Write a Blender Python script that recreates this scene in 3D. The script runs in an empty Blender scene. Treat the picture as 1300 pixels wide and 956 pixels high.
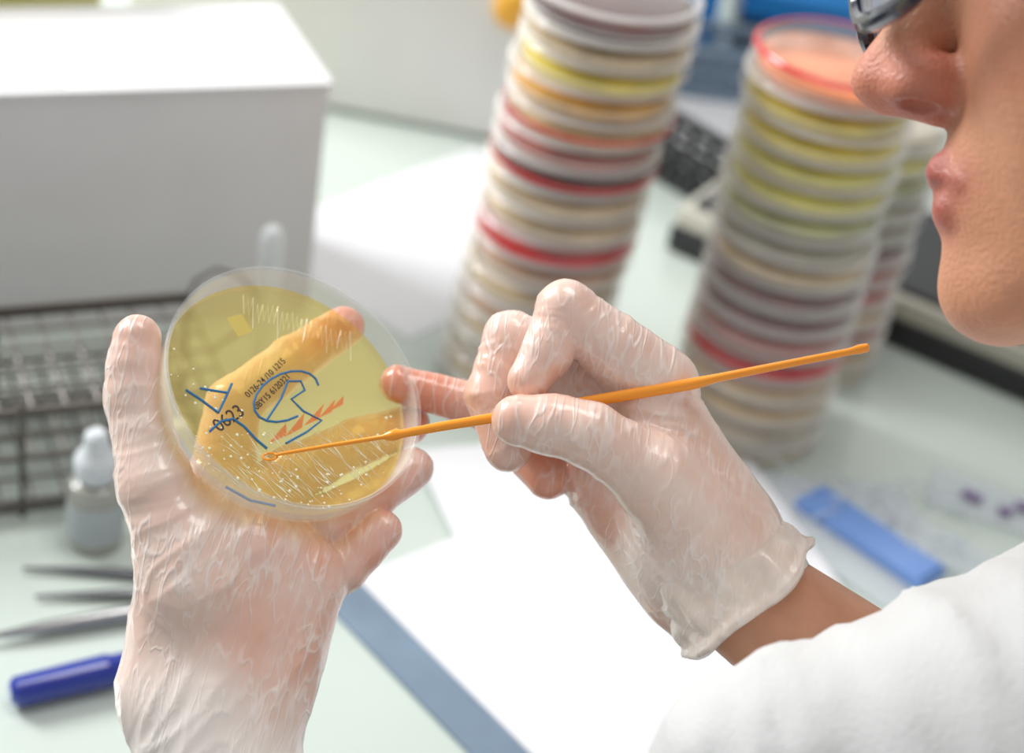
import bpy, math, random
import numpy as np
from mathutils import Vector, Matrix, noise
random.seed(4)
scene = bpy.context.scene
try:
    scene.view_settings.view_transform = 'Standard'
except Exception:
    pass

# ------------------------------------------------------------------ frames
PITCH, ROLL, HC = math.radians(33), math.radians(10), 0.56
F0 = Vector((0, math.cos(PITCH), -math.sin(PITCH)))
U0 = Vector((0, math.sin(PITCH), math.cos(PITCH)))
R0 = Vector((1, 0, 0))
XC = R0*math.cos(ROLL) + U0*math.sin(ROLL)
YC = -R0*math.sin(ROLL) + U0*math.cos(ROLL)
ZC = -F0
O = Vector((0, 0, HC)) + F0*0.55
UN = 0.00025
def W(x, y, z):
    """tilted working frame in which the technician's hands are modelled (quarter-millimetre units)"""
    return O + XC*((x-650)*UN) - YC*((y-478)*UN) + ZC*(z*UN)

# ------------------------------------------------------------------ materials
def newmat(name):
    m = bpy.data.materials.new(name); m.use_nodes = True
    nt = m.node_tree
    for n in list(nt.nodes): nt.nodes.remove(n)
    out = nt.nodes.new('ShaderNodeOutputMaterial')
    return m, nt, out
def pmat(name, col, rough=0.5, metal=0.0, var=0.06, vscale=20, bump=0.0, bscale=200, coat=0.0, sss=0.0, spec=0.5, stretch=None):
    m, nt, out = newmat(name)
    b = nt.nodes.new('ShaderNodeBsdfPrincipled')
    tc = nt.nodes.new('ShaderNodeTexCoord')
    src = tc.outputs['Object']
    if stretch:
        mp = nt.nodes.new('ShaderNodeMapping'); mp.inputs['Scale'].default_value = stretch
        nt.links.new(src, mp.inputs[0]); src = mp.outputs[0]
    nz = nt.nodes.new('ShaderNodeTexNoise'); nz.inputs['Scale'].default_value = vscale; nz.inputs['Detail'].default_value = 3
    nt.links.new(src, nz.inputs['Vector'])
    mr = nt.nodes.new('ShaderNodeMapRange'); mr.inputs[1].default_value=.3; mr.inputs[2].default_value=.7
    nt.links.new(nz.outputs['Fac'], mr.inputs[0])
    mx = nt.nodes.new('ShaderNodeMix'); mx.data_type = 'RGBA'
    mx.inputs[6].default_value = (*[c*(1-var) for c in col], 1)
    mx.inputs[7].default_value = (*[min(1, c*(1+var)) for c in col], 1)
    nt.links.new(mr.outputs[0], mx.inputs[0])
    nt.links.new(mx.outputs[2], b.inputs['Base Color'])
    b.inputs['Roughness'].default_value = rough
    b.inputs['Metallic'].default_value = metal
    b.inputs['Coat Weight'].default_value = coat
    b.inputs['Specular IOR Level'].default_value = spec
    if bump:
        n2 = nt.nodes.new('ShaderNodeTexNoise'); n2.inputs['Scale'].default_value = bscale
        nt.links.new(tc.outputs['Object'], n2.inputs['Vector'])
        bp = nt.nodes.new('ShaderNodeBump'); bp.inputs['Strength'].default_value = bump; bp.inputs['Distance'].default_value = 0.001
        nt.links.new(n2.outputs['Fac'], bp.inputs['Height']); nt.links.new(bp.outputs[0], b.inputs['Normal'])
    nt.links.new(b.outputs[0], out.inputs[0])
    return m
def clearmat(name, tint=(1,1,1), body=0.08, bodycol=(.9,.92,.92), rough=0.05, edge=0.5):
    """thin clear plastic / gel: see-through with a glossy, slightly milky skin"""
    m, nt, out = newmat(name)
    tr = nt.nodes.new('ShaderNodeBsdfTransparent'); tr.inputs[0].default_value = (*tint, 1)
    pr = nt.nodes.new('ShaderNodeBsdfPrincipled'); pr.inputs['Base Color'].default_value = (*bodycol, 1)
    pr.inputs['Roughness'].default_value = rough
    lw = nt.nodes.new('ShaderNodeLayerWeight'); lw.inputs[0].default_value = 0.35
    mr = nt.nodes.new('ShaderNodeMapRange')
    mr.inputs[3].default_value = body; mr.inputs[4].default_value = max(body, edge)
    nt.links.new(lw.outputs['Facing'], mr.inputs[0])
    mx = nt.nodes.new('ShaderNodeMixShader')
    nt.links.new(mr.outputs[0], mx.inputs[0]); nt.links.new(tr.outputs[0], mx.inputs[1]); nt.links.new(pr.outputs[0], mx.inputs[2])
    nt.links.new(mx.outputs[0], out.inputs[0])
    return m
def tintmat(name, rough, bump=0.3, bscale=260, coat=0.3, sss=0.15, crease=0.0, mottle=0.0, mamp=.18, sheen=0.0, dist=.0006, pale=(.93,.90,.87)):
    """uses the mesh colour attribute (anatomical colouring) plus fine film wrinkles"""
    m, nt, out = newmat(name)
    N=nt.nodes.new; Lk=nt.links.new
    b = N('ShaderNodeBsdfPrincipled')
    at = N('ShaderNodeAttribute'); at.attribute_name = 'tint'
    tc = N('ShaderNodeTexCoord')
    n2 = N('ShaderNodeTexNoise'); n2.inputs['Scale'].default_value = bscale; n2.inputs['Detail'].default_value = 4
    Lk(tc.outputs['Object'], n2.inputs['Vector'])
    hgt=N('ShaderNodeMath'); hgt.operation='MULTIPLY'; hgt.inputs[1].default_value=.25 if crease else 1
    Lk(n2.outputs['Fac'],hgt.inputs[0]); H=hgt.outputs[0]
    col=at.outputs['Color']
    if mottle:
        mn=N('ShaderNodeTexNoise'); mn.inputs['Scale'].default_value=mottle; mn.inputs['Detail'].default_value=6; mn.inputs['Roughness'].default_value=.6
        Lk(tc.outputs['Object'],mn.inputs['Vector'])
        r=N('ShaderNodeMapRange'); r.inputs[1].default_value=.3; r.inputs[2].default_value=.7; r.inputs[3].default_value=1-mamp; r.inputs[4].default_value=1+mamp
        Lk(mn.outputs['Fac'],r.inputs[0])
        mx=N('ShaderNodeVectorMath'); mx.operation='SCALE'; Lk(col,mx.inputs[0]); Lk(r.outputs[0],mx.inputs['Scale']); col=mx.outputs[0]
    if crease:
        # milky film: broad cloudy whitening where the vinyl stands off the skin
        pn=N('ShaderNodeTexNoise'); pn.inputs['Scale'].default_value=42; pn.inputs['Detail'].default_value=4; Lk(tc.outputs['Object'],pn.inputs['Vector'])
        pr=N('ShaderNodeMapRange'); pr.inputs[1].default_value=.42; pr.inputs[2].default_value=.72; pr.inputs[4].default_value=.42; Lk(pn.outputs['Fac'],pr.inputs[0])
        mx=N('ShaderNodeMix'); mx.data_type='RGBA'; Lk(pr.outputs[0],mx.inputs[0]); Lk(col,mx.inputs[6]); mx.inputs[7].default_value=(.86,.79,.73,1); col=mx.outputs[2]
        # fine parallel wrinkles, in patches, running in three directions
        for i,(rot,sc,wd,st_) in enumerate((((.2,.3,.55),75,.035,.07),((.9,.2,-.7),95,.035,.07),((.3,1.0,.1),150,.06,.12))):
            mp=N('ShaderNodeMapping'); mp.inputs['Rotation'].default_value=rot; mp.inputs['Scale'].default_value=(1,st_,.4)
            Lk(tc.outputs['Object'],mp.inputs[0])
            nz=N('ShaderNodeTexNoise'); nz.inputs['Scale'].default_value=sc*2.2; nz.inputs['Detail'].default_value=1; nz.inputs['Distortion'].default_value=.15
            Lk(mp.outputs[0],nz.inputs['Vector'])
            s=N('ShaderNodeMath'); s.operation='SUBTRACT'; s.inputs[1].default_value=.5; Lk(nz.outputs['Fac'],s.inputs[0])
            a=N('ShaderNodeMath'); a.operation='ABSOLUTE'; Lk(s.outputs[0],a.inputs[0])
            r=N('ShaderNodeMapRange'); r.interpolation_type='SMOOTHSTEP'; r.inputs[1].default_value=0; r.inputs[2].default_value=wd*1.4; r.inputs[3].default_value=1; r.inputs[4].default_value=0
            Lk(a.outputs[0],r.inputs[0])
            pn=N('ShaderNodeTexNoise'); pn.inputs['Scale'].default_value=22+6*i; 
            ofs=N('ShaderNodeVectorMath'); ofs.inputs[1].default_value=(3.1*i,1.7*i,.4); Lk(tc.outputs['Object'],ofs.inputs[0]); Lk(ofs.outputs[0],pn.inputs['Vector'])
            pr=N('ShaderNodeMapRange'); pr.inputs[1].default_value=.45; pr.inputs[2].default_value=.62; Lk(pn.outputs['Fac'],pr.inputs[0])
            mm=N('ShaderNodeMath'); mm.operation='MULTIPLY'; Lk(r.outputs[0],mm.inputs[0]); Lk(pr.outputs[0],mm.inputs[1])
            sc_=N('ShaderNodeMath'); sc_.operation='MULTIPLY'; sc_.inputs[1].default_value=.65; Lk(mm.outputs[0],sc_.inputs[0])
            ad=N('ShaderNodeMath'); ad.operation='ADD'; Lk(H,ad.inputs[0]); Lk(sc_.outputs[0],ad.inputs[1]); H=ad.outputs[0]
            cm=N('ShaderNodeMath'); cm.operation='MULTIPLY'; cm.inputs[1].default_value=crease; Lk(mm.outputs[0],cm.inputs[0])
            mx=N('ShaderNodeMix'); mx.data_type='RGBA'; Lk(cm.outputs[0],mx.inputs[0]); Lk(col,mx.inputs[6]); mx.inputs[7].default_value=(*pale,1); col=mx.outputs[2]
    Lk(col, b.inputs['Base Color'])
    b.inputs['Roughness'].default_value = rough
    b.inputs['Coat Weight'].default_value = coat; b.inputs['Coat Roughness'].default_value = .14
    b.inputs['Sheen Weight'].default_value = sheen; b.inputs['Sheen Roughness'].default_value=.4
    b.inputs['Subsurface Weight'].default_value = sss; b.inputs['Subsurface Radius'].default_value = (1, .45, .3)
    b.inputs['Subsurface Scale'].default_value = 0.003
    bp = N('ShaderNodeBump'); bp.inputs['Strength'].default_value = bump; bp.inputs['Distance'].default_value = dist
    Lk(H, bp.inputs['Height']); Lk(bp.outputs[0], b.inputs['Normal'])
    Lk(b.outputs[0], out.inputs[0])
    return m

# ------------------------------------------------------------------ mesh builder
class MB:
    def __init__(s): s.v=[]; s.f=[]; s.m=[]; s.mats=[]; s.M=Matrix.Identity(4)
    def mi(s, mat):
        if mat not in s.mats: s.mats.append(mat)
        return s.mats.index(mat)
    def add(s, vs, fs, mat):
        o=len(s.v); i=s.mi(mat)
        s.v += [tuple(s.M @ Vector(v)) for v in vs]
        s.f += [tuple(o+a for a in f) for f in fs]; s.m += [i]*len(fs)
    def box(s, c, size, mat, rz=0, top=1.0):
        hx,hy,hz=[d/2 for d in size]; cr,sr=math.cos(rz),math.sin(rz); vs=[]
        for z in (-hz,hz):
            t = top if z>0 else 1
            for x,y in ((-hx,-hy),(hx,-hy),(hx,hy),(-hx,hy)):
                x*=t;y*=t
                vs.append((c[0]+x*cr-y*sr, c[1]+x*sr+y*cr, c[2]+z))
        s.add(vs, [(3,2,1,0),(4,5,6,7),(0,1,5,4),(1,2,6,5),(2,3,7,6),(3,0,4,7)], mat)
    def lathe(s, prof, mat, seg=48, origin=(0,0,0), mats=None):
        vs=[]; n=len(prof); ox,oy,oz=origin
        for r,z in prof:
            for k in range(seg):
                a=2*math.pi*k/seg; vs.append((ox+r*math.cos(a), oy+r*math.sin(a), oz+z))
        for i in range(n-1):
            fs=[(i*seg+k, i*seg+(k+1)%seg, (i+1)*seg+(k+1)%seg, (i+1)*seg+k) for k in range(seg)]
            if i==0: base=len(s.v); s.add(vs, [], mat)
            idx=s.mi(mats[i] if mats else mat)
            s.f += [tuple(base+a for a in f) for f in fs]; s.m += [idx]*seg
    def tube(s, pts, r, mat, seg=8, closed=False, cap=True):
        pts=[Vector(p) for p in pts]; n=len(pts)
        rs = r if isinstance(r,(list,tuple)) else [r]*n
        vs=[]; up=None
        for i,p in enumerate(pts):
            if closed: t=pts[(i+1)%n]-pts[i-1]
            else: t=pts[min(i+1,n-1)]-pts[max(i-1,0)]
            t.normalize()
            if up is None:
                up = Vector((0,0,1)) if abs(t.z)<.9 else Vector((1,0,0))
            a=(up-t*up.dot(t)); a.normalize(); up=a; b=t.cross(a)
            for k in range(seg):
                q=2*math.pi*k/seg; vs.append(p+a*(rs[i]*math.cos(q))+b*(rs[i]*math.sin(q)))
        fs=[]
        for i in range(n if closed else n-1):
            j=(i+1)%n
            fs+=[(i*seg+k, j*seg+k, j*seg+(k+1)%seg, i*seg+(k+1)%seg)[::-1] for k in range(seg)]
        if cap and not closed:
            fs.append(tuple(range(seg))); fs.append(tuple(range((n-1)*seg,n*seg))[::-1])
        s.add(vs, fs, mat)
    def obj(s, name, parent=None, smooth=True, bevel=0, loc=None):
        me=bpy.data.meshes.new(name); me.from_pydata([tuple(v) for v in s.v],[],s.f)
        for m in s.mats: me.materials.append(m)
        me.polygons.foreach_set('material_index', s.m)
        me.validate(); me.update()
        if smooth:
            me.polygons.foreach_set('use_smooth',[True]*len(me.polygons))
            try: me.set_sharp_from_angle(angle=math.radians(35))
            except Exception: pass
        ob=bpy.data.objects.new(name, me); scene.collection.objects.link(ob)
        if parent: ob.parent=parent
        if bevel:
            b=ob.modifiers.new('bevel','BEVEL'); b.width=bevel; b.segments=3; b.limit_method='ANGLE'
        return ob
def empty(name, loc=(0,0,0)):
    e=bpy.data.objects.new(name,None); e.empty_display_size=.05; scene.collection.objects.link(e); e.location=loc; return e

# ------------------------------------------------------------------ implicit-surface modeller (one continuous skin)
def prim(kind, **k): d=dict(kind=kind,k=.004,t=(.8,.6,.5),w=1.0,ax=None,op='+'); d.update(k); return d
def sdist(P, d):
    if d['kind']=='c':
        a=np.array(d['a'],np.float32); b=np.array(d['b'],np.float32); ab=b-a
        L=float(ab@ab)+1e-12
        t=np.clip(((P-a)@ab)/L,0,1)
        q=P-a-t[...,None]*ab
        return np.sqrt((q*q).sum(-1))-(d['r0']+(d['r1']-d['r0'])*t)
    c=np.array(d['c'],np.float32); r=np.array(d['r'],np.float32)
    q=(P-c)
    k0=np.sqrt(((q/r)**2).sum(-1)); k1=np.sqrt(((q/(r*r))**2).sum(-1))+1e-9
    return k0*(k0-1)/k1
def bounds(d,pad):
    if d['kind']=='c':
        a=np.array(d['a']);b=np.array(d['b']);r=max(d['r0'],d['r1'])
        return np.minimum(a,b)-r-pad, np.maximum(a,b)+r+pad
    c=np.array(d['c']); R=np.array(d['r'])
    return c-R-pad, c+R+pad
def implicit(prims, h):
    lo=np.min([bounds(d,0)[0] for d in prims if d['op']=='+'],0)-3*h
    hi=np.max([bounds(d,0)[1] for d in prims if d['op']=='+'],0)+3*h
    n=np.ceil((hi-lo)/h).astype(int)+1
    Fd=np.full(n,1e3,np.float32)
    ax=[(lo[i]+h*np.arange(n[i])).astype(np.float32) for i in range(3)]
    for d in prims:
        pad=max(d['k'],4*h)
        l,u=bounds(d,pad)
        i0=np.clip(((l-lo)/h).astype(int),0,n-1); i1=np.clip(((u-lo)/h).astype(int)+2,1,n)
        if np.any(i1<=i0): continue
        sl=tuple(slice(i0[i],i1[i]) for i in range(3))
        G=np.stack(np.meshgrid(*[ax[i][sl[i]] for i in range(3)],indexing='ij'),-1)
        D=sdist(G,d); S=Fd[sl]; k=d['k']
        if d['op']=='+':
            hh=np.maximum(k-np.abs(S-D),0)/k; Fd[sl]=np.minimum(S,D)-hh*hh*k*.25
        else:
            D=-D; hh=np.maximum(k-np.abs(S-D),0)/k; Fd[sl]=np.maximum(S,D)+hh*hh*k*.25
    ins=Fd<0
    cs=np.zeros(n-1,np.int8); offs=[(a,b,c) for a in (0,1) for b in (0,1) for c in (0,1)]
    for a,b,c in offs:
        cs+=ins[a:n[0]-1+a, b:n[1]-1+b, c:n[2]-1+c]
    act=(cs>0)&(cs<8); I=np.argwhere(act)
    idm=np.full(n-1,-1,np.int64); idm[act]=np.arange(len(I))
    sm=np.zeros((len(I),3)); ct=np.zeros(len(I))
    for a in offs:
        for axn in range(3):
            if a[axn]==1: continue
            b=list(a); b[axn]=1
            va=Fd[I[:,0]+a[0],I[:,1]+a[1],I[:,2]+a[2]].astype(float); vb=Fd[I[:,0]+b[0],I[:,1]+b[1],I[:,2]+b[2]].astype(float)
            m=(va<0)!=(vb<0); t=np.where(m, va/np.where(m,va-vb,1),0)
            p=np.array(a,float)[None]+t[:,None]*(np.array(b)-np.array(a))[None]
            sm[m]+=p[m]; ct[m]+=1
    V=lo+h*(I+sm/ct[:,None])
    faces=[]
    for axn in range(3):
        o1,o2=(axn+1)%3,(axn+2)%3
        sa=[slice(None)]*3; sb=[slice(None)]*3
        sa[axn]=slice(0,-1); sb[axn]=slice(1,None)
        A=ins[tuple(sa)]; B=ins[tuple(sb)]
        E=np.argwhere(A!=B)
        E=E[(E[:,o1]>0)&(E[:,o2]>0)&(E[:,o1]<n[o1]-1)&(E[:,o2]<n[o2]-1)]
        def cell(d1,d2):
            q=E.copy(); q[:,o1]+=d1; q[:,o2]+=d2
            return idm[q[:,0],q[:,1],q[:,2]]
        Q=np.stack([cell(-1,-1),cell(0,-1),cell(0,0),cell(-1,0)],1)
        fl=~A[E[:,0],E[:,1],E[:,2]]
        Q[fl]=Q[fl][:,::-1]
        faces.append(Q)
    Fc=np.concatenate(faces); Fc=Fc[(Fc>=0).all(1)]
    return V,Fc
def skin_object(name, prims, h, mat, parent=None, M=None, folds=None, soft=.0025):
    V,Fc=implicit(prims,h)
    pos=[d for d in prims if d['op']=='+' or d.get('paint')]
    D=np.stack([sdist(V.astype(np.float32),d) if d['op']=='+' else np.abs(sdist(V.astype(np.float32),d)) for d in pos],1)
    Wt=np.exp(-(D-D.min(1,keepdims=True))/soft); Wt/=Wt.sum(1,keepdims=True)
    T=Wt@np.array([d['t'] for d in pos]); wr=Wt@np.array([d['w'] for d in pos])
    AX=[]
    for d in pos:
        if d['ax'] is not None: a=np.array(d['ax'],float)
        elif d['kind']=='c': a=np.array(d['b'],float)-np.array(d['a'],float)
        else: a=np.array([0,0,1.])
        AX.append(a/(np.linalg.norm(a)+1e-9))
    A=Wt@np.array(AX); A/=np.linalg.norm(A,axis=1,keepdims=True)+1e-9
    me=bpy.data.meshes.new(name); me.from_pydata(V.tolist(),[],Fc.tolist()); me.update()
    if folds:
        N=np.zeros(len(V)*3,np.float32); me.vertex_normals.foreach_get('vector',N); N=N.reshape(-1,3)
        c0=V.mean(0); out=np.zeros(len(V))
        for amp,lo,hi,pw,seed in folds:
            Q=(V-c0)*lo+A*(((V-c0)*A).sum(1,keepdims=True))*(hi-lo)+seed
            nv=np.array([noise.noise(Vector(q)) for q in Q])
            out+=amp*((1-np.abs(nv)*1.6).clip(0,1)**pw-.35)
        V=V+N*(out*wr)[:,None]
        me.vertices.foreach_set('co',V.astype(np.float32).ravel())
    ca=me.color_attributes.new('tint','FLOAT_COLOR','POINT')
    ca.data.foreach_set('color',np.concatenate([T,np.ones((len(T),1))],1).astype(np.float32).ravel())
    me.polygons.foreach_set('use_smooth',[True]*len(me.polygons))
    me.materials.append(mat); me.update()
    ob=bpy.data.objects.new(name,me); scene.collection.objects.link(ob)
    if M is not None: ob.matrix_world=M
    if parent:
        ob.parent=parent
    return ob
def chain(pts, k=3, tints=None, w=.6, ax=None):
    """pts: (x,y,z,r) in the working frame"""
    out=[]
    for i in range(len(pts)-1):
        a,b=pts[i],pts[i+1]
        t=tints[min(i,len(tints)-1)] if tints else GL
        out.append(prim('c',a=tuple(W(*a[:3])),b=tuple(W(*b[:3])),r0=a[3]*UN,r1=b[3]*UN,k=k*.001,t=t,w=w if not isinstance(w,(list,tuple)) else w[min(i,len(w)-1)],ax=ax))
    return out
def nail(a,b,r):
    return prim('c',a=tuple(W(*a)),b=tuple(W(*b)),r0=r*UN,r1=r*UN,k=.0006,t=(.86,.62,.54),w=0)  # raised nail plate; its whitish highlight is put into the pale tint

GL=(.79,.56,.46); TIP=(.74,.28,.17); WH=(.83,.75,.69); MID=(.76,.43,.32)
glove=tintmat('vinyl_glove_over_skin',.32,bump=.5,bscale=110,coat=.6,sss=.1,crease=.34,sheen=.1)
skinm=tintmat('skin',.45,bump=.3,bscale=700,coat=.0,sss=.25,mottle=60,mamp=.1)
skinmm=tintmat('face_skin',.42,bump=.2,bscale=.7,coat=.0,sss=.2,mottle=.06,mamp=.08,dist=.25)

# ================================================================== TECHNICIAN
tech=empty('lab_technician')
vdir=lambda x,y,z: tuple((XC*x-YC*y+ZC*z).normalized())
# ---- left hand (holds the dish)
L=[]
padir=vdir(.9,.35,0)
L+=chain([(250,700,15,70),(228,870,0,76)],k=6,tints=[GL],w=1,ax=padir)
L+=chain([(310,710,-15,72),(300,890,-10,88)],k=6,tints=[MID],w=1,ax=padir)
L+=chain([(372,740,-35,64),(338,860,-20,66)],k=6,tints=[MID],w=1,ax=padir)
L+=chain([(262,900,0,104),(320,1080,50,98)],k=8,tints=[WH],w=1.3,ax=padir)
L+=chain([(320,700,-40,60),(250,640,-50,52)],k=8,tints=[GL])
L+=chain([(174,430,0,31),(171,468,4,33),(173,508,6,37),(200,610,25,45),(255,735,34,66)],k=4,tints=[MID,GL,GL,GL],w=[.4,.7,.9,1])
L+=chain([(262,655,-60,48),(283,515,-85,37),(352,455,-152,33),(415,409,-214,29)],k=2,tints=[MID,MID,TIP])
L+=chain([(290,670,-70,46),(362,605,-70,37),(440,567,-138,33),(508,545,-195,29)],k=1.5,tints=[MID,MID,TIP])
L+=chain([(325,710,-70,44),(402,672,-72,36),(467,636,-115,32),(515,603,-150,29)],k=1.5,tints=[MID,MID,TIP])
L+=chain([(365,765,-50,44),(425,728,-58,34),(478,682,-80,28)],k=1.5,tints=[GL,TIP])
L.append(nail((508,610,-131),(521,600,-135),13)); L.append(nail((471,689,-63),(484,679,-66),12.5))
foldsH=[(.0005,22,115,3,3.1),(.0002,60,240,4,9.7),(.0006,30,50,4,5.5)]
lh=skin_object('left_gloved_hand',L,.0010,glove,tech,folds=foldsH)
# ---- right hand (holds the loop)
Rr=[]
pad2=vdir(.62,-.78,.1)
Rr+=chain([(830,515,-20,58),(905,660,-10,72)],k=6,tints=[GL],w=1,ax=pad2)
Rr+=chain([(790,612,-90,72),(890,735,-50,84)],k=6,tints=[MID],w=1,ax=pad2)
Rr+=chain([(820,560,-60,62),(900,690,-30,88)],k=6,tints=[GL],w=1,ax=pad2)
Rr+=chain([(890,690,-20,90),(950,750,-10,84)],k=8,tints=[WH],w=.8,ax=pad2)
Rr+=chain([(656,532,58,32),(700,538,62,36),(745,549,64,38),(832,605,48,52),(905,690,15,72)],k=4,tints=[MID,GL,GL,GL],w=[.4,.7,.9,1])
Rr+=chain([(840,490,-15,52),(718,393,0,38),(694,448,14,33),(672,482,22,28)],k=1.5,tints=[GL,MID,MID])
Rr+=chain([(825,530,-80,50),(650,430,-62,38),(624,502,-48,35),(645,570,-35,32)],k=1.5,tints=[GL,MID,MID])
Rr+=chain([(820,580,-120,50),(705,520,-130,40),(665,570,-110,34),(698,610,-85,31)],k=1.5,tints=[MID,MID,TIP])
Rr+=chain([(820,640,-130,46),(700,565,-185,36),(596,516,-178,30),(494,488,-162,26)],k=1.5,tints=[MID,MID,TIP])
rh=skin_object('right_gloved_hand',Rr,.0010,glove,tech,folds=foldsH)
# ---- right forearm skin and cuff of the glove
SK=(.66,.33,.20)
ra=skin_object('right_forearm',chain([(930,745,-10,76),(1120,885,20,95),(1300,930,120,110)],k=5,tints=[SK],w=0),.003,skinm,tech)
cuffm=tintmat('glove_cuff_vinyl',.38,bump=.35,bscale=90,coat=.4,sss=.08,crease=.25,sheen=.15)
def cuff(name,c0,c1,r0,r1,seed,par):
    a=W(*c0); b=W(*c1); ax=(b-a).normalized(); s1=ax.cross(ZC).normalized(); s2=ax.cross(s1)
    vs=[];fs=[];nr,sg=30,180
    for i in range(nr+1):
        t=i/nr; c=a.lerp(b,t)
        for j in range(sg):
            q=2*math.pi*j/sg; d=s1*math.cos(q)+s2*math.sin(q)
            rr=(r0+(r1-r0)*t**.8)*UN
            fold=noise.noise(Vector((math.cos(q)*1.6,math.sin(q)*1.6,t*1.5+seed)))*.003*t
            fold+=abs(noise.noise(Vector((math.cos(q)*3.4,math.sin(q)*3.4,t*3.5+seed))))*.0024*min(1,t*3)
            lng=noise.noise(Vector((math.cos(q)*1.2,math.sin(q)*1.2,seed+5)))*.004*t
            if t>.86: fold+=.0014*math.sin((t-.86)/.14*math.pi)
            vs.append(c+d*(rr+fold)+ax*lng)
    for i in range(nr):
        for j in range(sg): fs.append((i*sg+j,i*sg+(j+1)%sg,(i+1)*sg+(j+1)%sg,(i+1)*sg+j))
    me=bpy.data.meshes.new(name); me.from_pydata([tuple(v) for v in vs],[],fs)
    ca=me.color_attributes.new('tint','FLOAT_COLOR','POINT')
    ca.data.foreach_set('color',np.tile(np.array([.80,.66,.57,1],np.float32),len(vs)))
    me.polygons.foreach_set('use_smooth',[True]*len(fs)); me.materials.append(cuffm)
    ob=bpy.data.objects.new(name,me); scene.collection.objects.link(ob); ob.parent=par
    so=ob.modifiers.new('thickness','SOLIDIFY'); so.thickness=.0006
cuff('right_glove_cuff',(880,685,-20),(958,770,-5),84,102,1.3,tech)
cuff('left_glove_cuff',(290,985,20),(345,1130,60),98,112,4.3,tech)
# ---- lab coat
coatm=pmat('white_cotton_coat',(.58,.58,.57),.85,var=.05,bump=.3,bscale=600)
Cc=[]
CW=(.8,.8,.8)
Cc+=chain([(1090,940,120,135),(1500,830,200,220),(1850,560,-400,240)],k=20,tints=[CW],w=1)
Cc+=chain([(925,925,290,132),(1120,915,300,160),(1480,830,260,225)],k=30,tints=[CW],w=1)
Cc+=chain([(345,1130,60,118),(1050,1420,380,185),(1750,640,650,240)],k=20,tints=[CW],w=1)
Cc+=chain([(1750,640,600,230),(1850,560,-350,230)],k=30,tints=[CW],w=1)
Cc+=chain([(1800,850,350,370),(1880,1500,300,350)],k=40,tints=[CW],w=1)
Cc+=chain([(1830,850,-60,370),(1880,1500,0,350)],k=40,tints=[CW],w=1)
hip=(.43,.12,-.2)
Cc.append(prim('c',a=tuple(W(1870,1400,150)),b=hip,r0=.115,r1=.14,k=.05,t=CW))
coat=skin_object('lab_coat',Cc,.005,coatm,tech,folds=[(.0035,6,26,4,2.2),(.0016,14,50,5,7.7)],soft=.01)
trou=pmat('dark_trousers',(.05,.06,.09),.8)
Tt=[]
for sx in (-.09,.09):
    Tt.append(prim('c',a=(.43+sx*.7,.14+sx*.7,-.25),b=(.17+sx,.40+sx*.6,-.26),r0=.085,r1=.06,k=.02,t=CW))
    Tt.append(prim('c',a=(.17+sx,.40+sx*.6,-.26),b=(.20+sx,.38+sx*.6,-.68),r0=.058,r1=.04,k=.02,t=CW))
    Tt.append(prim('c',a=(.20+sx,.38+sx*.6,-.715),b=(.08+sx,.50+sx*.6,-.722),r0=.034,r1=.027,k=.01,t=CW))
skin_object('trousers_and_shoes',Tt,.008,trou,tech,soft=.01)
# ---- head, modelled in millimetres: x forward, y left, z up, origin at eye level
fw=(XC*-.966+ZC*-.26).normalized(); lf=(XC*-.26+ZC*.966).normalized(); upv=fw.cross(lf)
Cpos=W(1470,-31,260)
HM=Matrix((( fw.x,lf.x,upv.x,0),(fw.y,lf.y,upv.y,0),(fw.z,lf.z,upv.z,0),(0,0,0,1)))
HM=Matrix.Translation(Cpos)@HM@Matrix.Diagonal((.001,.001,.001,1))
S1=(.58,.265,.15); S2=(.60,.24,.135); LP=(.42,.10,.08); NS=(.58,.21,.13)
def e(c,r,k=12,t=S1,op='+',**kw): return prim('e',c=c,r=r,k=k,t=t,op=op,w=0,**kw)
def cc(a,b,r0,r1,k=8,t=S1,op='+',**kw): return prim('c',a=a,b=b,r0=r0,r1=r1,k=k,t=t,op=op,w=0,**kw)
Hh=[e((-12,0,38),(96,75,80)), e((22,0,-22),(56,58,84),k=25)]
for s in (-1,1):
    Hh+=[cc((2,s*50,-68),(58,s*16,-100),17,14,k=18), e((44,s*36,-34),(27,24,24),k=18,t=S2),e((38,s*34,-64),(27,22,30),k=20),
         cc((74,s*8,14),(68,s*36,14),9,8,k=12), e((64,s*31,-1),(13,16,11),k=6), 
         e((-4,s*74,-18),(17,6,31),k=4,t=S2), cc((12,s*70,-18),(0,s*70,8),5,5,k=5)]
Hh+=[e((64,0,-74),(20,27,26),k=14), e((66,0,-103),(17,18,15),k=12), cc((76,0,0),(92,0,-32),6.5,7.5,k=9,t=S1), e((98.5,0,-40),(10,9.5,8.2),k=9,t=NS),
     cc((80,0,-10),(92,0,-34),6,7,k=10), cc((84,0,-50),(97,0,-45),4,4.5,k=6,t=NS)]
for s in (-1,1):
    Hh+=[e((86,s*10.5,-43),(12,8,8.5),k=6,t=NS)]
Hh+=[cc((81,-10,-68.5),(81,10,-68.5),5.0,5.0,k=4,t=LP), cc((76,-20,-73),(81,-8,-68.5),2.5,4.6,k=3,t=LP),cc((76,20,-73),(81,8,-68.5),2.5,4.6,k=3,t=LP),
     cc((79,-12,-79.5),(79,12,-79.5),5.5,5.5,k=4,t=LP)]
for s in (-1,1): Hh+=[e((89,s*11,-50.5),(6,5,4),k=1.5,t=(.12,.02,.015),op='-',paint=True)]
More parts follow.
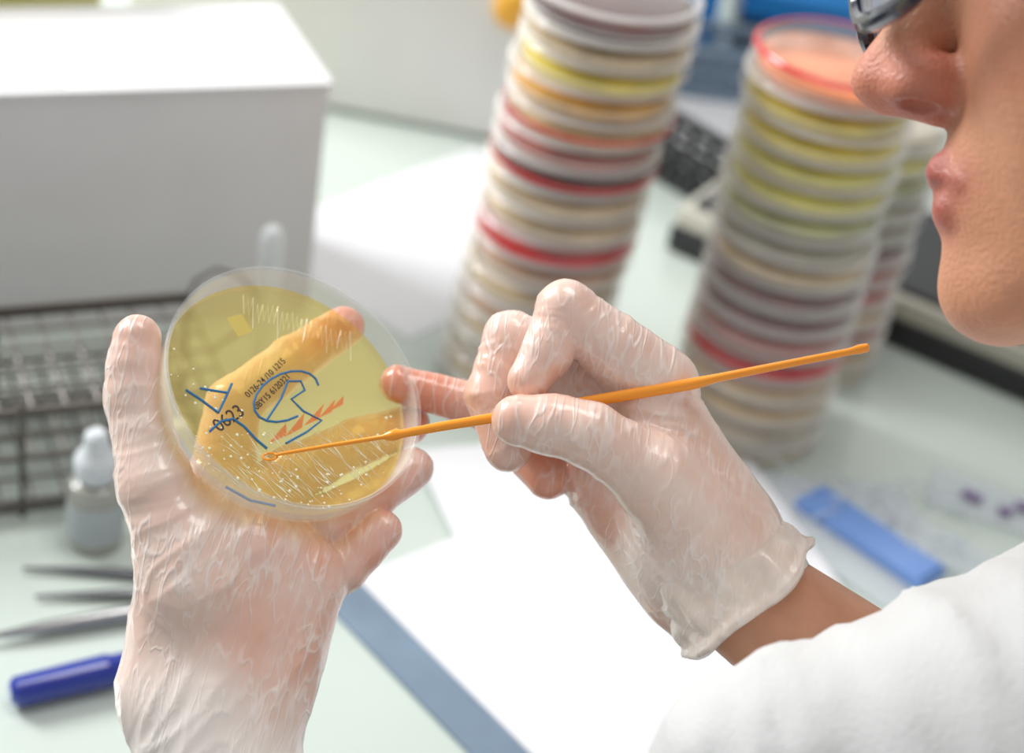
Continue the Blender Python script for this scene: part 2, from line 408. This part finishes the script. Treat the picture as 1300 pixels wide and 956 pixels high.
Hh+=[cc((80,-25,-74),(88,0,-74),1.6,1.6,k=2,t=(.22,.04,.03),op='-',paint=True),cc((80,25,-74),(88,0,-74),1.6,1.6,k=2,t=(.22,.04,.03),op='-',paint=True)]
Hh+=[cc((-25,0,-45),(-60,-42,-150),52,58,k=25,t=S1)]
head=skin_object('head',Hh,1.4,skinmm,tech,M=HM,soft=1.8)
hairm=pmat('brown_hair',(.16,.09,.05),.55,bump=.6,bscale=3)
Hr=[e((-26,0,42),(92,80,80),k=8,t=(.1,.06,.03)), e((-55,0,0),(60,72,70),k=20), e((-120,0,20),(34,34,32),k=10), e((40,0,-95),(80,90,120),op='-',k=10), e((70,0,-10),(58,62,62),op='-',k=10)]
for s in (-1,1): Hr.append(e((0,s*80,-22),(24,22,38),op='-',k=6))
skin_object('hair',Hr,3,hairm,tech,M=HM,soft=3)
blk=pmat('dark_spectacle_frame',(.012,.012,.03),.15,coat=.5)
lens=clearmat('spectacle_lens',(.80,.82,.85),.28,(.42,.44,.48),.03,.6)
eyew=pmat('eye_white',(.8,.78,.74),.2); iris=pmat('iris',(.10,.07,.04),.2)
G=MB()
for s in (-1,1):
    rim=[]
    for i in range(48):
        q=2*math.pi*i/48; ca_,sa_=math.cos(q),math.sin(q)
        y=s*(35+27*math.copysign(abs(ca_)**.8,ca_)); z=-8.5+20*math.copysign(abs(sa_)**.8,sa_)
        rim.append((106-((abs(y)/62)**2)*26,y,z))
    G.tube(rim,3.0,blk,seg=10,closed=True)
    G.add(rim+[(101,s*35,-8.5)],[(i,(i+1)%48,48) for i in range(48)],lens)
    G.tube([(80,s*62,-1),(74,s*70,0),(0,s*78,0),(-25,s*77,-12)],[3,3,2.4,2],blk)
G.tube([(105,-7,-2),(107,0,1),(105,7,-2)],2.2,blk)
go=G.obj('glasses',tech); go.matrix_world=HM
E=MB()
for s in (-1,1):
    E.M=Matrix.Translation((66,s*31,-1))@Matrix.Rotation(math.pi/2,4,'Y')
    E.lathe([(12.2*math.sin(math.pi*i/16),-12.2*math.cos(math.pi*i/16)) for i in range(17)],eyew,24,mats=[eyew]*13+[iris]*3)
eo=E.obj('eyes',tech); eo.matrix_world=HM

# ================================================================== HELD PETRI DISH
clear=clearmat('clear_polystyrene',(.995,.995,.99),.035,(.95,.95,.93),.04,.45)
agar=clearmat('yellow_agar',(1.0,.895,.47),.22,(.98,.79,.28),.12,.35)
n_=(XC*.49+YC*.49+ZC*.72).normalized(); e1=(XC-YC).normalized(); e2=n_.cross(e1)
RC=(374,487,-30)
DM=Matrix(((e1.x,e2.x,n_.x,0),(e1.y,e2.y,n_.y,0),(e1.z,e2.z,n_.z,0),(0,0,0,1)))
DM=Matrix.Translation(W(*RC))@DM@Matrix.Diagonal((.00097,.00097,.00097,1))
dish=empty('petri_dish')
def dchild(mb,name,**k):
    o=mb.obj(name,dish,**k); o.matrix_world=DM; return o
D=MB()
D.lathe([(0,-14),(43,-14),(44.3,-13.6),(44.6,-12),(45.2,-1),(45.9,-.6),(45.9,0),(45.0,.1),(44.5,-.5),(44.0,-12),(43.4,-13),(0,-13.2)],clear,128)
dchild(D,'dish_base')
D=MB()
D.lathe([(0,-9.5),(42.6,-9.5),(43.8,-9.1)],agar,128)
dchild(D,'agar_gel')
def dp(x,y,z):
    cx=370+.49*z*4; cy=491-.49*z*4
    dx=x-cx; dy=cy-y
    return ((dx-dy)/1.41421*.25,(dx+dy)/1.41421/.72*.25,z)
ink=pmat('blue_marker_ink',(.02,.17,.40),.4); red=clearmat('red_marker_ink',(1,.35,.25),.55,(.95,.07,.03),.3,.7); bk=pmat('black_print',(.03,.02,.02),.5)
growth=pmat('bacterial_growth',(.96,.92,.70),.12,coat=.9); lab=clearmat('pale_label',(1,.97,.8),.4,(.92,.88,.62),.4,.5)
Wr=MB()
def st(pts,r,m,zb=-9.3): Wr.tube([dp(x,y,zb) for x,y in pts],r,m,seg=6)
st([(231,499),(250,512),(272,529)],.42,ink); st([(284,491),(279,508),(272,529)],.42,ink); st([(247,497),(262,500),(280,503)],.42,ink)
st([(264,553),(276,540),(290,537),(304,547),(320,564),(334,576)],.45,ink)
st([(352+38*math.cos(q)-10*math.sin(q),508+34*math.sin(q)) for q in [.9+i*.33 for i in range(16)]],.4,ink)
st([(330,540),(345,512),(352,488),(368,488),(374,500),(358,512),(374,528),(398,541),(380,556),(356,570)],.4,ink)
st([(290,622),(320,640),(350,648)],.45,ink)
for (a_,b_,c_) in (((332,571),(354,560),(352,544)),((352,562),(372,551),(374,530)),((374,548),(392,540),(398,518)),((392,538),(408,530),(412,512)),((404,530),(422,520),(422,508))):
    Wr.add([dp(*a_,-12.7),dp(*b_,-12.7),dp(*c_,-12.7)],[(0,1,2)],red)
Wr.add([dp(266,402,-12.6),dp(284,396,-12.6),dp(300,420,-12.6),dp(283,428,-12.6)],[(0,1,2,3)],lab)
dchild(Wr,'marker_writing',smooth=False)
def txt(body,x,y,size,ang,name,m,z=-9.25):
    cu=bpy.data.curves.new(name,'FONT'); cu.body=body; cu.size=size; cu.extrude=.02; cu.offset=.03
    cu.materials.append(m)
    o=bpy.data.objects.new(name,cu); scene.collection.objects.link(o); o.parent=dish
    o.matrix_world=DM@Matrix.Translation(dp(x,y,z))@Matrix.Rotation(math.radians(ang),4,'Z')
txt('0126-24 /10 1215',306,510,3.1,93,'printed_batch_code',bk); txt('0BY15 6120321',318,526,3.1,93,'printed_date_code',bk)
txt('0623',276,554,6.5,86,'handwritten_label',bk)
Gr=MB(); zg=-9.4
def sg(pts,r): Gr.tube([dp(x,y,zg) for x,y in pts],r,growth,seg=5)
pts=[]
for i in range(46):
    x=286+i*3.2; y0=372+i*1.1; am=26 if i%5 else 40
    pts.append((x,y0+(am if i%2 else 0)+random.uniform(-4,4)))
sg(pts,.10)
for i in range(170):
    ang_=random.choice((-.85,-.75,-.65))+random.uniform(-.12,.12); l_=random.uniform(6,24)
    x,y=random.uniform(275,497),random.uniform(556,648)
    p=[(x-math.cos(ang_)*l_,y+math.sin(ang_)*l_),(x,y),(x+math.cos(ang_)*l_,y-math.sin(ang_)*l_)]
    q=[dp(a_,b_,zg) for a_,b_ in p]
    if all(math.hypot(u_[0],u_[1])<42 for u_ in q): Gr.tube(q,[.03,random.choice((.08,.12,.22)),.03],growth,seg=5)
for i in range(300):
    a=random.uniform(0,6.28); r=42*math.sqrt(random.random()); X,Y=r*math.cos(a),r*math.sin(a)
    if Y>-16 and X<28: continue
    s=random.uniform(.2,.6)
    Gr.lathe([(s,0),(s*.9,s*.3),(s*.5,s*.55),(0.01,s*.6)],growth,10,origin=(X,Y,zg))
dchild(Gr,'streaked_colonies')

# ================================================================== INOCULATION LOOP
orange=pmat('orange_polystyrene',(.95,.33,.012),.3,coat=.3,var=.03)
I=MB()
ps=[(352,577,12),(362,575,13),(420,565,16),(488,554,20),(496,553,20),(504,551,21),(512,550,21),(560,541,23),(650,526,26),(760,507,31),(870,488,36),(885,485,37),(905,480,37),(1000,461,42),(1070,447,45),(1082,444,46),(1092,442,46),(1094,442,46)]
rs=[2.0,2.2,2.6,3.2,6.5,7.5,5.5,6.2,6.8,7.2,7.6,7.2,5.5,5.0,4.6,6.0,5.5,3.0]
I.tube([W(*p) for p in ps],[r*UN for r in rs],orange,seg=14)
lp=[]
for i in range(20):
    q=2*math.pi*i/20; lp.append(W(344+9*math.cos(q),579+4*math.sin(q),10+6*math.sin(q)))
I.tube(lp,1.5*UN,orange,seg=6,closed=True)
I.obj('inoculation_loop')

# ================================================================== PETRI STACKS (clear dishes with coloured agar inside)
PAL={'cream':(.64,.48,.26),'beige':(.46,.27,.14),'amber':(.80,.42,.05),'yellow':(.82,.66,.05),'red':(.60,.005,.008),'brown':(.14,.02,.015),'pink':(.44,.12,.10),
     'purple':(.20,.04,.05),'ygreen':(.70,.66,.10),'green':(.42,.44,.16),'grey':(.36,.34,.26),'peach':(.78,.26,.10),'pale':(.60,.54,.42),'dark':(.08,.02,.02)}
pm={k_:pmat('agar_'+k_,c_,.2,coat=.5,var=.25,vscale=45) for k_,c_ in PAL.items()}
wallc=clearmat('dish_wall_plastic',(.99,.98,.97),.03,(.78,.76,.72),.04,.22)
rimm=clearmat('dish_rim_plastic',(.98,.97,.96),.45,(.88,.86,.82),.04,.9)
redrim=pmat('red_rim',(.62,.008,.012),.15,coat=.6)
def stack(name,x,y,cols,lean=(0,0),hd=.0148,reds=()):
    S=MB(); N=len(cols); m=.001
    for i,c in enumerate(cols):
        z=i*hd; t=z; rr_=redrim if i in reds else rimm
        ag=pm[c]; ox=x+lean[0]*t+random.uniform(-.0014,.0014); oy=y+lean[1]*t+random.uniform(-.001,.001)
        S.M=Matrix.Translation((ox,oy,z))@Matrix.Rotation(random.uniform(-.012,.012),4,'X')@Matrix.Rotation(random.uniform(-.012,.012),4,'Y')
        S.lathe([(0,.6*m),(42.4*m,.6*m),(42.6*m,1*m),(42.6*m,6.0*m),(42.0*m,6.4*m),(0,6.4*m)],ag,48)
        S.lathe([(42.9*m,.2*m),(43.3*m,.5*m),(43.5*m,12.6*m)],wallc,56)
        S.lathe([(42.0*m,0),(43.4*m,0),(43.6*m,.9*m),(43.2*m,1.2*m)],rimm,56)
        S.lathe([(45.9*m,4.6*m),(46.0*m,12.6*m)],wallc,56)
        S.lathe([(45.7*m,4.2*m),(46.5*m,4.4*m),(46.5*m,(6.2 if i in reds else 5.2)*m),(45.9*m,(6.4 if i in reds else 5.4)*m)],rr_,56)
        S.lathe([(45.9*m,12.4*m),(46.3*m,12.9*m),(45.6*m,13.7*m),(44.6*m,14.0*m),(44.2*m,14.6*m),(43.2*m,14.6*m),(42.9*m,13.8*m)],redrim if (i==N-1 and c=='peach') else rimm,56)
        S.lathe([(42.9*m,13.8*m),(0,13.8*m)],wallc,56)
    return S.obj(name)
stack('petri_dish_stack',.002,.862,['pale','cream','pale','cream','beige','cream','beige','red','cream','cream','brown','pink','cream','amber','yellow','cream','dark'],lean=(.07,-.03),reds=(7,10,12))
stack('petri_dish_stack',.138,.855,['pale','pale','cream','cream','red','pink','brown','brown','cream','grey','green','ygreen','ygreen','yellow','yellow','peach'],lean=(0,0),hd=.0148,reds=(4,))
stack('petri_dish_stack',.178,.950,['pale','cream','pink','cream','red','pink','brown','grey','grey','green','ygreen','pale'],lean=(.02,0))

# ================================================================== ROOM
benchm=pmat('bench_laminate',(.58,.65,.59),.18,coat=.3,var=.03,vscale=4)
bleg=pmat('bench_frame_metal',(.5,.52,.53),.4,metal=.6)
B=MB(); B.box((0,1.115,-.02),(2.8,1.27,.04),benchm)
for x in (-1.3,1.3):
    for y in (.56,1.68): B.box((x,y,-.395),(.06,.06,.71),bleg)
B.box((0,1.68,-.12),(2.6,.03,.1),bleg)
B.obj('lab_bench',bevel=.002)
fl=MB(); fl.box((0,.4,-.775),(5,4.2,.05),pmat('floor_vinyl',(.45,.47,.46),.4)); fl.obj('floor',smooth=False)
wm=pmat('wall_paint',(.82,.82,.81),.8,var=.02)
w=MB(); w.box((0,2.15,.55),(5,.1,2.6),wm); w.obj('wall_back',smooth=False)
w=MB(); w.box((-2.45,.3,.55),(.1,3.6,2.6),wm); w.obj('wall_left',smooth=False)

# ---- white carton
boxm=pmat('white_cardboard',(.76,.75,.75),.75,var=.02)
boxe=pmat('cardboard_edge',(.50,.46,.42),.8)
u=Vector((-.884,-.467,0)); bk_=Vector((-.467,.884,0))
K=MB(); rz=math.atan2(u.y,u.x)
c=Vector((-.13,.897,0))+u*.17+bk_*.055
K.box((c.x,c.y,.0735),(.34,.11,.147),boxm,rz)
K.box((c.x,c.y,.1495),(.344,.114,.003),boxm,rz)
K.box((c.x,c.y,.1515),(.335,.002,.0008),boxe,rz)
K.box((c.x-bk_.x*.03,c.y-bk_.y*.03,.1516),(.05,.04,.0006),boxm,rz)
K.obj('cardboard_box',bevel=.0012)
ym=pmat('yellow_paper',(.78,.74,.30),.8)
c=Vector((-.13,.897,0))+u*.21+bk_*.16
Y=MB(); Y.box((c.x,c.y,.10),(.22,.05,.20),ym,rz); Y.box((c.x,c.y,.201),(.222,.052,.003),boxm,rz); Y.obj('yellow_carton',bevel=.002)
# ---- white instrument behind
iw=pmat('instrument_white',(.80,.79,.77),.35,var=.02); ig=pmat('instrument_grey',(.45,.47,.48),.4); oy_=pmat('orange_knob',(.9,.45,.05),.4)
K=MB(); K.box((-.15,1.285,.152),(.34,.22,.296),iw,-.03); K.box((-.15,1.285,.004),(.33,.21,.008),ig,-.03)
K.box((-.16,1.176,.26),(.20,.004,.05),ig,-.03)
K.M=Matrix.Translation((-.044,1.175,.108))@Matrix.Rotation(math.pi/2,4,'X')
K.lathe([(.012,0),(.015,.003),(.014,.014),(.010,.017),(0,.018)],oy_,32)
K.M=Matrix.Identity(4)
K.obj('laboratory_incubator',bevel=.006)

# ---- wire rack
wire=pmat('rack_wire_steel',(.14,.125,.11),.45,metal=.6)
Rk=MB(); org=Vector((-.178,.782,0)); fr=-bk_
LX,LY=.30,.085
def rp(a,b,z): p=org+u*a+fr*b; return (p.x,p.y,z)
for z in (.009,.036,.064):
    Rk.tube([rp(0,0,z),rp(LX,0,z),rp(LX,LY,z),rp(0,LY,z)],.0018,wire,seg=8,closed=True)
    nx=int(LX/.0155); ny=5
    for i in range(1,nx): Rk.tube([rp(i*LX/nx,0,z),rp(i*LX/nx,LY,z)],.0011,wire,seg=6)
    for j in range(1,ny): Rk.tube([rp(0,j*LY/ny,z+.0015),rp(LX,j*LY/ny,z+.0015)],.0011,wire,seg=6)
for a in (0,.1,.2,LX):
    for b in (0,LY): Rk.tube([rp(a,b,0),rp(a,b,.068)],.0016,wire,seg=8)
Rk.tube([rp(0,0,.004),rp(LX,0,.004),rp(LX,LY,.004),rp(0,LY,.004)],.0018,wire,closed=True)
Rk.tube([rp(0,0,.068),rp(LX,0,.068)],.0018,wire)
Rk.tube([rp(0,0,.064),rp(-.004,.0,.076),rp(-.014,.003,.084),rp(-.026,.008,.082),rp(-.034,.018,.074),rp(-.02,.036,.066),rp(0,.05,.064)],.0012,wire)
Rk.obj('test_tube_rack')
glassy=clearmat('tube_glass',(.95,.97,.97),.45,(.9,.92,.92),.05,.8)
T=MB(); T.lathe([(.0005,0),(.003,.0005),(.0055,.003),(.0065,.007),(.0065,.086),(.0065,.089),(.004,.094),(.0,.095)],glassy,24,origin=(-.142,.822,0)); T.obj('test_tube')

# ---- dropper bottles
bc=pmat('bottle_cap_white',(.66,.70,.72),.4)
liq=pmat('bottle_contents',(.40,.40,.35),.3,coat=.4); blab=pmat('bottle_label',(.48,.53,.53),.6)
def bottle(x,y):
    b=MB(); o=(x,y,0)
    b.lathe([(0,0),(.012,0),(.0135,.0015),(.0135,.032),(.012,.037),(.007,.040),(.007,.042)],liq,32,origin=o)
    b.lathe([(.0139,.006),(.0139,.028)],blab,32,origin=o)
    b.lathe([(.010,.0405),(.0105,.042),(.0105,.050),(.009,.0525),(.0065,.056),(.0055,.064),(.0035,.066),(0,.066)],bc,32,origin=o)
    b.obj('dropper_bottle')
bottle(-.188,.652); bottle(-.154,.670)
# ---- tweezers
stl=pmat('stainless_steel',(.22,.22,.23),.25,metal=1)
T=MB()
def arm(p0,p1,bow):
    pts=[]
    for i in range(13):
        t=i/12; q=Vector(p0).lerp(Vector(p1),t); off=math.sin(t*math.pi)*bow
        pts.append((q.x+off*.3,q.y+off,q.z))
    T.tube(pts,[.0008+.0017*min(1,i/5) for i in range(13)],stl,seg=8)
arm((-.213,.6196,.0026),(-.115,.632,.003),.003); arm((-.2014,.602,.0026),(-.115,.631,.003),-.001)
T.tube([(-.116,.6315,.0033),(-.09,.637,.0033)],.0032,stl)
T.obj('tweezers')
P=MB(); silver=pmat('pen_silver',(.42,.42,.42),.2,metal=.9)
P.tube([(-.215,.567,.0042),(-.205,.5725,.0042),(-.19,.581,.0042),(-.154,.601,.0042),(-.10,.631,.0042),(-.085,.639,.0042)],[.0006,.0018,.0032,.0040,.0041,.0035],silver,seg=20)
P.obj('ballpoint_pen')
P=MB(); blu=pmat('marker_blue',(.008,.03,.32),.2,coat=.6)
P.tube([(-.190,.534,.0076),(-.188,.5352,.0076),(-.155,.557,.0076),(-.154,.5577,.0076),(-.152,.559,.0076),(-.10,.592,.0076)],[.004,.0068,.0075,.0075,.0066,.0066],blu,seg=24)
P.obj('marker_pen')

# ---- papers and folder
papm=pmat('white_paper',(.80,.80,.82),.8,var=.015)
def sheet(name,x,y,w_,h_,ang,z,mat=papm,t=.0006):
    s=MB(); ca_,sa_=math.cos(ang),math.sin(ang); nx=8; vs=[];fs=[]
    for top in (0,1):
        for i in range(nx+1):
            for j in range(nx+1):
                X=(i/nx-.5)*w_; Yv=(j/nx-.5)*h_
                vs.append((x+X*ca_-Yv*sa_,y+X*sa_+Yv*ca_,z+top*t))
    n1=(nx+1)**2
    for i in range(nx):
        for j in range(nx):
            a=i*(nx+1)+j; b=a+nx+1
            fs.append((a,a+1,b+1,b)); fs.append((n1+a,n1+b,n1+b+1,n1+a+1))
    for i in range(nx):
        a=i*(nx+1); b=a+nx+1; fs.append((a,b,n1+b,n1+a)); a+=nx;b+=nx; fs.append((b,a,n1+a,n1+b))
        a=i; b=i+1; fs.append((b,a,n1+a,n1+b)); a=nx*(nx+1)+i; b=a+1; fs.append((a,b,n1+b,n1+a))
    s.add(vs,fs,mat); return s.obj(name)
def corner_sheet(name,cx,cy,d1,l1,d2,l2,z,mat=papm,t=.0006):
    d1=Vector(d1).normalized(); d2=Vector((-d1.y,d1.x)) if d2>0 else Vector((d1.y,-d1.x))
    c=Vector((cx,cy))+d1*(l1/2)+d2*(l2/2)
    return sheet(name,c.x,c.y,l1,l2,math.atan2(d1.y,d1.x),z,mat,t)
fol=pmat('blue_grey_folder',(.19,.26,.34),.4,var=.15)
corner_sheet('document_folder',-.072,.636,(.7,-.71),.31,1,.20,.0002,fol,.0025)
corner_sheet('paper_sheet',-.0587,.654,(.7,-.71),.297,1,.19,.0029,papm,.0012)
corner_sheet('paper_sheet',-.046,.765,(.42,-.907),.27,1,.19,.0043,papm,.0006)
sheet('paper_sheet',-.060,1.02,.15,.23,math.radians(-35),.0002)
sheet('paper_sheet',.13,1.27,.20,.10,math.radians(10),.0002)
# ---- black wire rack, basket
bw=pmat('black_wire',(.012,.012,.014),.5)
def basket(name,x,y,wd,dp_,h,rz,mat,cell,r):
    b=MB(); b.M=Matrix.Translation((x,y,.003))@Matrix.Rotation(rz,4,'Z')
    for z in (0,h): b.tube([(-wd/2,-dp_/2,z),(wd/2,-dp_/2,z),(wd/2,dp_/2,z),(-wd/2,dp_/2,z)],r*1.5,mat,closed=True)
    n=int(wd/cell)
    for i in range(n+1):
        X=-wd/2+i*wd/n
        b.tube([(X,-dp_/2,h),(X,-dp_/2,0),(X,dp_/2,0),(X,dp_/2,h)],r,mat,seg=6)
    m=int(dp_/cell)
    for i in range(m+1):
        Yv=-dp_/2+i*dp_/m
        b.tube([(-wd/2,Yv,h),(-wd/2,Yv,0),(wd/2,Yv,0),(wd/2,Yv,h)],r,mat,seg=6)
    for j in range(1,max(2,int(h/cell))):
        z=j*h/max(2,int(h/cell)); b.tube([(-wd/2,-dp_/2,z),(wd/2,-dp_/2,z),(wd/2,dp_/2,z),(-wd/2,dp_/2,z)],r,mat,closed=True)
    return b.obj(name)
basket('wire_tube_holder',.088,1.185,.12,.045,.024,-.75,bw,.018,.0032)
bgm=pmat('basket_bluegrey',(.20,.27,.36),.5)
basket('wire_basket',.135,1.355,.13,.06,.035,.05,bgm,.015,.0034)
# ---- instrument at right
dk=pmat('device_black',(.02,.02,.022),.35); cr=pmat('device_cream',(.56,.54,.46),.4)
d1=Vector((.89,-.456,0)); d2=Vector((.456,.89,0)); ang=math.atan2(d1.y,d1.x)
c=Vector((.088,1.052,0))+d1*.22+d2*.07
K=MB(); K.box((c.x,c.y,.011),(.44,.14,.018),dk,ang); K.box((c.x,c.y,.027),(.436,.136,.014),cr,ang); K.box((c.x,c.y,.036),(.42,.12,.005),dk,ang)
cc_=c+d1*.13; K.box((cc_.x,cc_.y,.043),(.10,.10,.01),ig,ang)
for a in (-.18,.18):
    q=c+d1*a; K.box((q.x,q.y,.0015),(.02,.1,.003),dk,ang)
K.obj('laboratory_scale',bevel=.003)
# ---- microscope
K=MB(); mx,my=.21,1.51
bl=pmat('blue_plastic',(.03,.28,.75),.4)
K.box((mx,my,.013),(.14,.20,.024),dk); K.box((mx-.01,my+.02,.04),(.12,.16,.03),bl)
K.box((mx,my+.08,.15),(.06,.05,.26),iw,top=.8); K.box((mx,my,.115),(.12,.12,.012),dk)
K.box((mx,my+.03,.28),(.06,.15,.04),iw); K.lathe([(0,0),(.018,0),(.02,.03),(.012,.05),(.008,.09)],stl,24,origin=(mx,my-.01,.17))
for s in (-.02,.02): K.tube([(mx+s,my-.02,.29),(mx+s,my-.09,.36)],.014,dk,seg=20)
K.tube([(mx-.055,my+.08,.08),(mx+.055,my+.08,.08)],.022,dk,seg=24)
K.obj('microscope',bevel=.004)
K=MB(); K.box((.075,1.46,.035),(.09,.07,.07),bl); K.box((.075,1.46,.073),(.096,.076,.008),iw); K.obj('pipette_tip_box',bevel=.004)
# ---- swab packet and pouch with specimen strips
K=MB(); bs=pmat('swab_blue',(.17,.31,.64),.4); film=clearmat('clear_film',(.96,.97,.98),.2,(.80,.83,.87),.1,.6)
def slab(c,s,rz,m): K.box(c,s,m,rz)
slab((.205,.757,.006),(.085,.024,.006),-.72,bs); slab((.196,.748,.0035),(.12,.05,.0015),-.72,film); slab((.185,.79,.003),(.10,.035,.003),.1,film); slab((.25,.76,.004),(.09,.03,.004),-.5,film)
for i in range(5):
    a=-.72; o=Vector((.205,.757,.0095))+Vector((math.sin(-a),math.cos(a),0))*(i-2)*.0045; dd=Vector((math.cos(a),math.sin(a),0))*.04
    K.tube([o-dd,o+dd],.0020,bs)
for i in range(24):
    x0,y0=random.uniform(.15,.26),random.uniform(.74,.81); aa=random.uniform(0,3.1); l_=random.uniform(.008,.022)
    K.tube([(x0-l_*math.cos(aa),y0-l_*math.sin(aa),.0065),(x0,y0,.012+random.uniform(0,.003)),(x0+l_*math.cos(aa+.4),y0+l_*math.sin(aa+.4),.0065)],.0011,film)
K.obj('swab_packet',bevel=.001)
pv=pmat('violet_strip',(.24,.16,.34),.5)
K=MB(); K.box((.30,.81,.002),(.11,.04,.002),film,-.25)
for dx,dy,s in ((-.03,.006,.012),(-.012,-.003,.008),(.002,.004,.014),(.025,-.004,.012)):
    K.box((.30+dx,.81+dy,.0045),(s,.006,.003),pv,-.25+dx*8)
K.obj('specimen_pouch',bevel=.001)
# ---- stool
K=MB(); K.lathe([(0,-.42),(.16,-.42),(.175,-.40),(.175,-.36),(.16,-.345),(0,-.345)],dk,40,origin=(.43,.12,0)); K.tube([(.43,.12,-.42),(.43,.12,-.68)],.025,stl,seg=20)
for i in range(5):
    a=i*1.2566; K.tube([(.43,.12,-.69),(.43+.26*math.cos(a),.12+.26*math.sin(a),-.715)],[.022,.014],stl,seg=12)
    K.tube([(.43+.26*math.cos(a),.10+.26*math.sin(a),-.73),(.43+.26*math.cos(a),.14+.26*math.sin(a),-.73)],.02,dk,seg=16)
K.obj('lab_stool')

# ================================================================== LIGHT
wd=bpy.data.worlds.new('room_ambient'); scene.world=wd; wd.use_nodes=True
bg=wd.node_tree.nodes['Background']; bg.inputs[0].default_value=(.97,.99,1,1); bg.inputs[1].default_value=.52
def area(name,loc,target,size,power,col):
    l=bpy.data.lights.new(name,'AREA'); l.shape='RECTANGLE'; l.size=size[0]; l.size_y=size[1]; l.energy=power; l.color=col
    o=bpy.data.objects.new(name,l); scene.collection.objects.link(o); o.location=loc
    o.rotation_euler=(Vector(target)-Vector(loc)).to_track_quat('-Z','Y').to_euler(); return o
area('window_daylight',(-1.4,1.2,1.05),(0,.7,.15),(.7,.6),40,(.98,.99,1))
area('ceiling_luminaire',(.1,.9,1.7),(.0,.8,0),(1.0,.4),9,(1,.99,.97))

# ================================================================== CAMERA
cd=bpy.data.cameras.new('camera'); cam=bpy.data.objects.new('camera',cd); scene.collection.objects.link(cam)
cd.sensor_width=36; cd.lens=2200/1300*36; cd.clip_start=.02; cd.clip_end=50
cam.matrix_world=Matrix(((XC.x,YC.x,ZC.x,0),(XC.y,YC.y,ZC.y,0),(XC.z,YC.z,ZC.z,HC),(0,0,0,1)))
cd.dof.use_dof=True; cd.dof.focus_distance=.545; cd.dof.aperture_fstop=6.3
scene.camera=cam
# put the floor at z=0 (bench top at 0.75 m)
bpy.context.view_layer.update()
for o in scene.objects:
    if o.parent is None: o.location.z+=.75
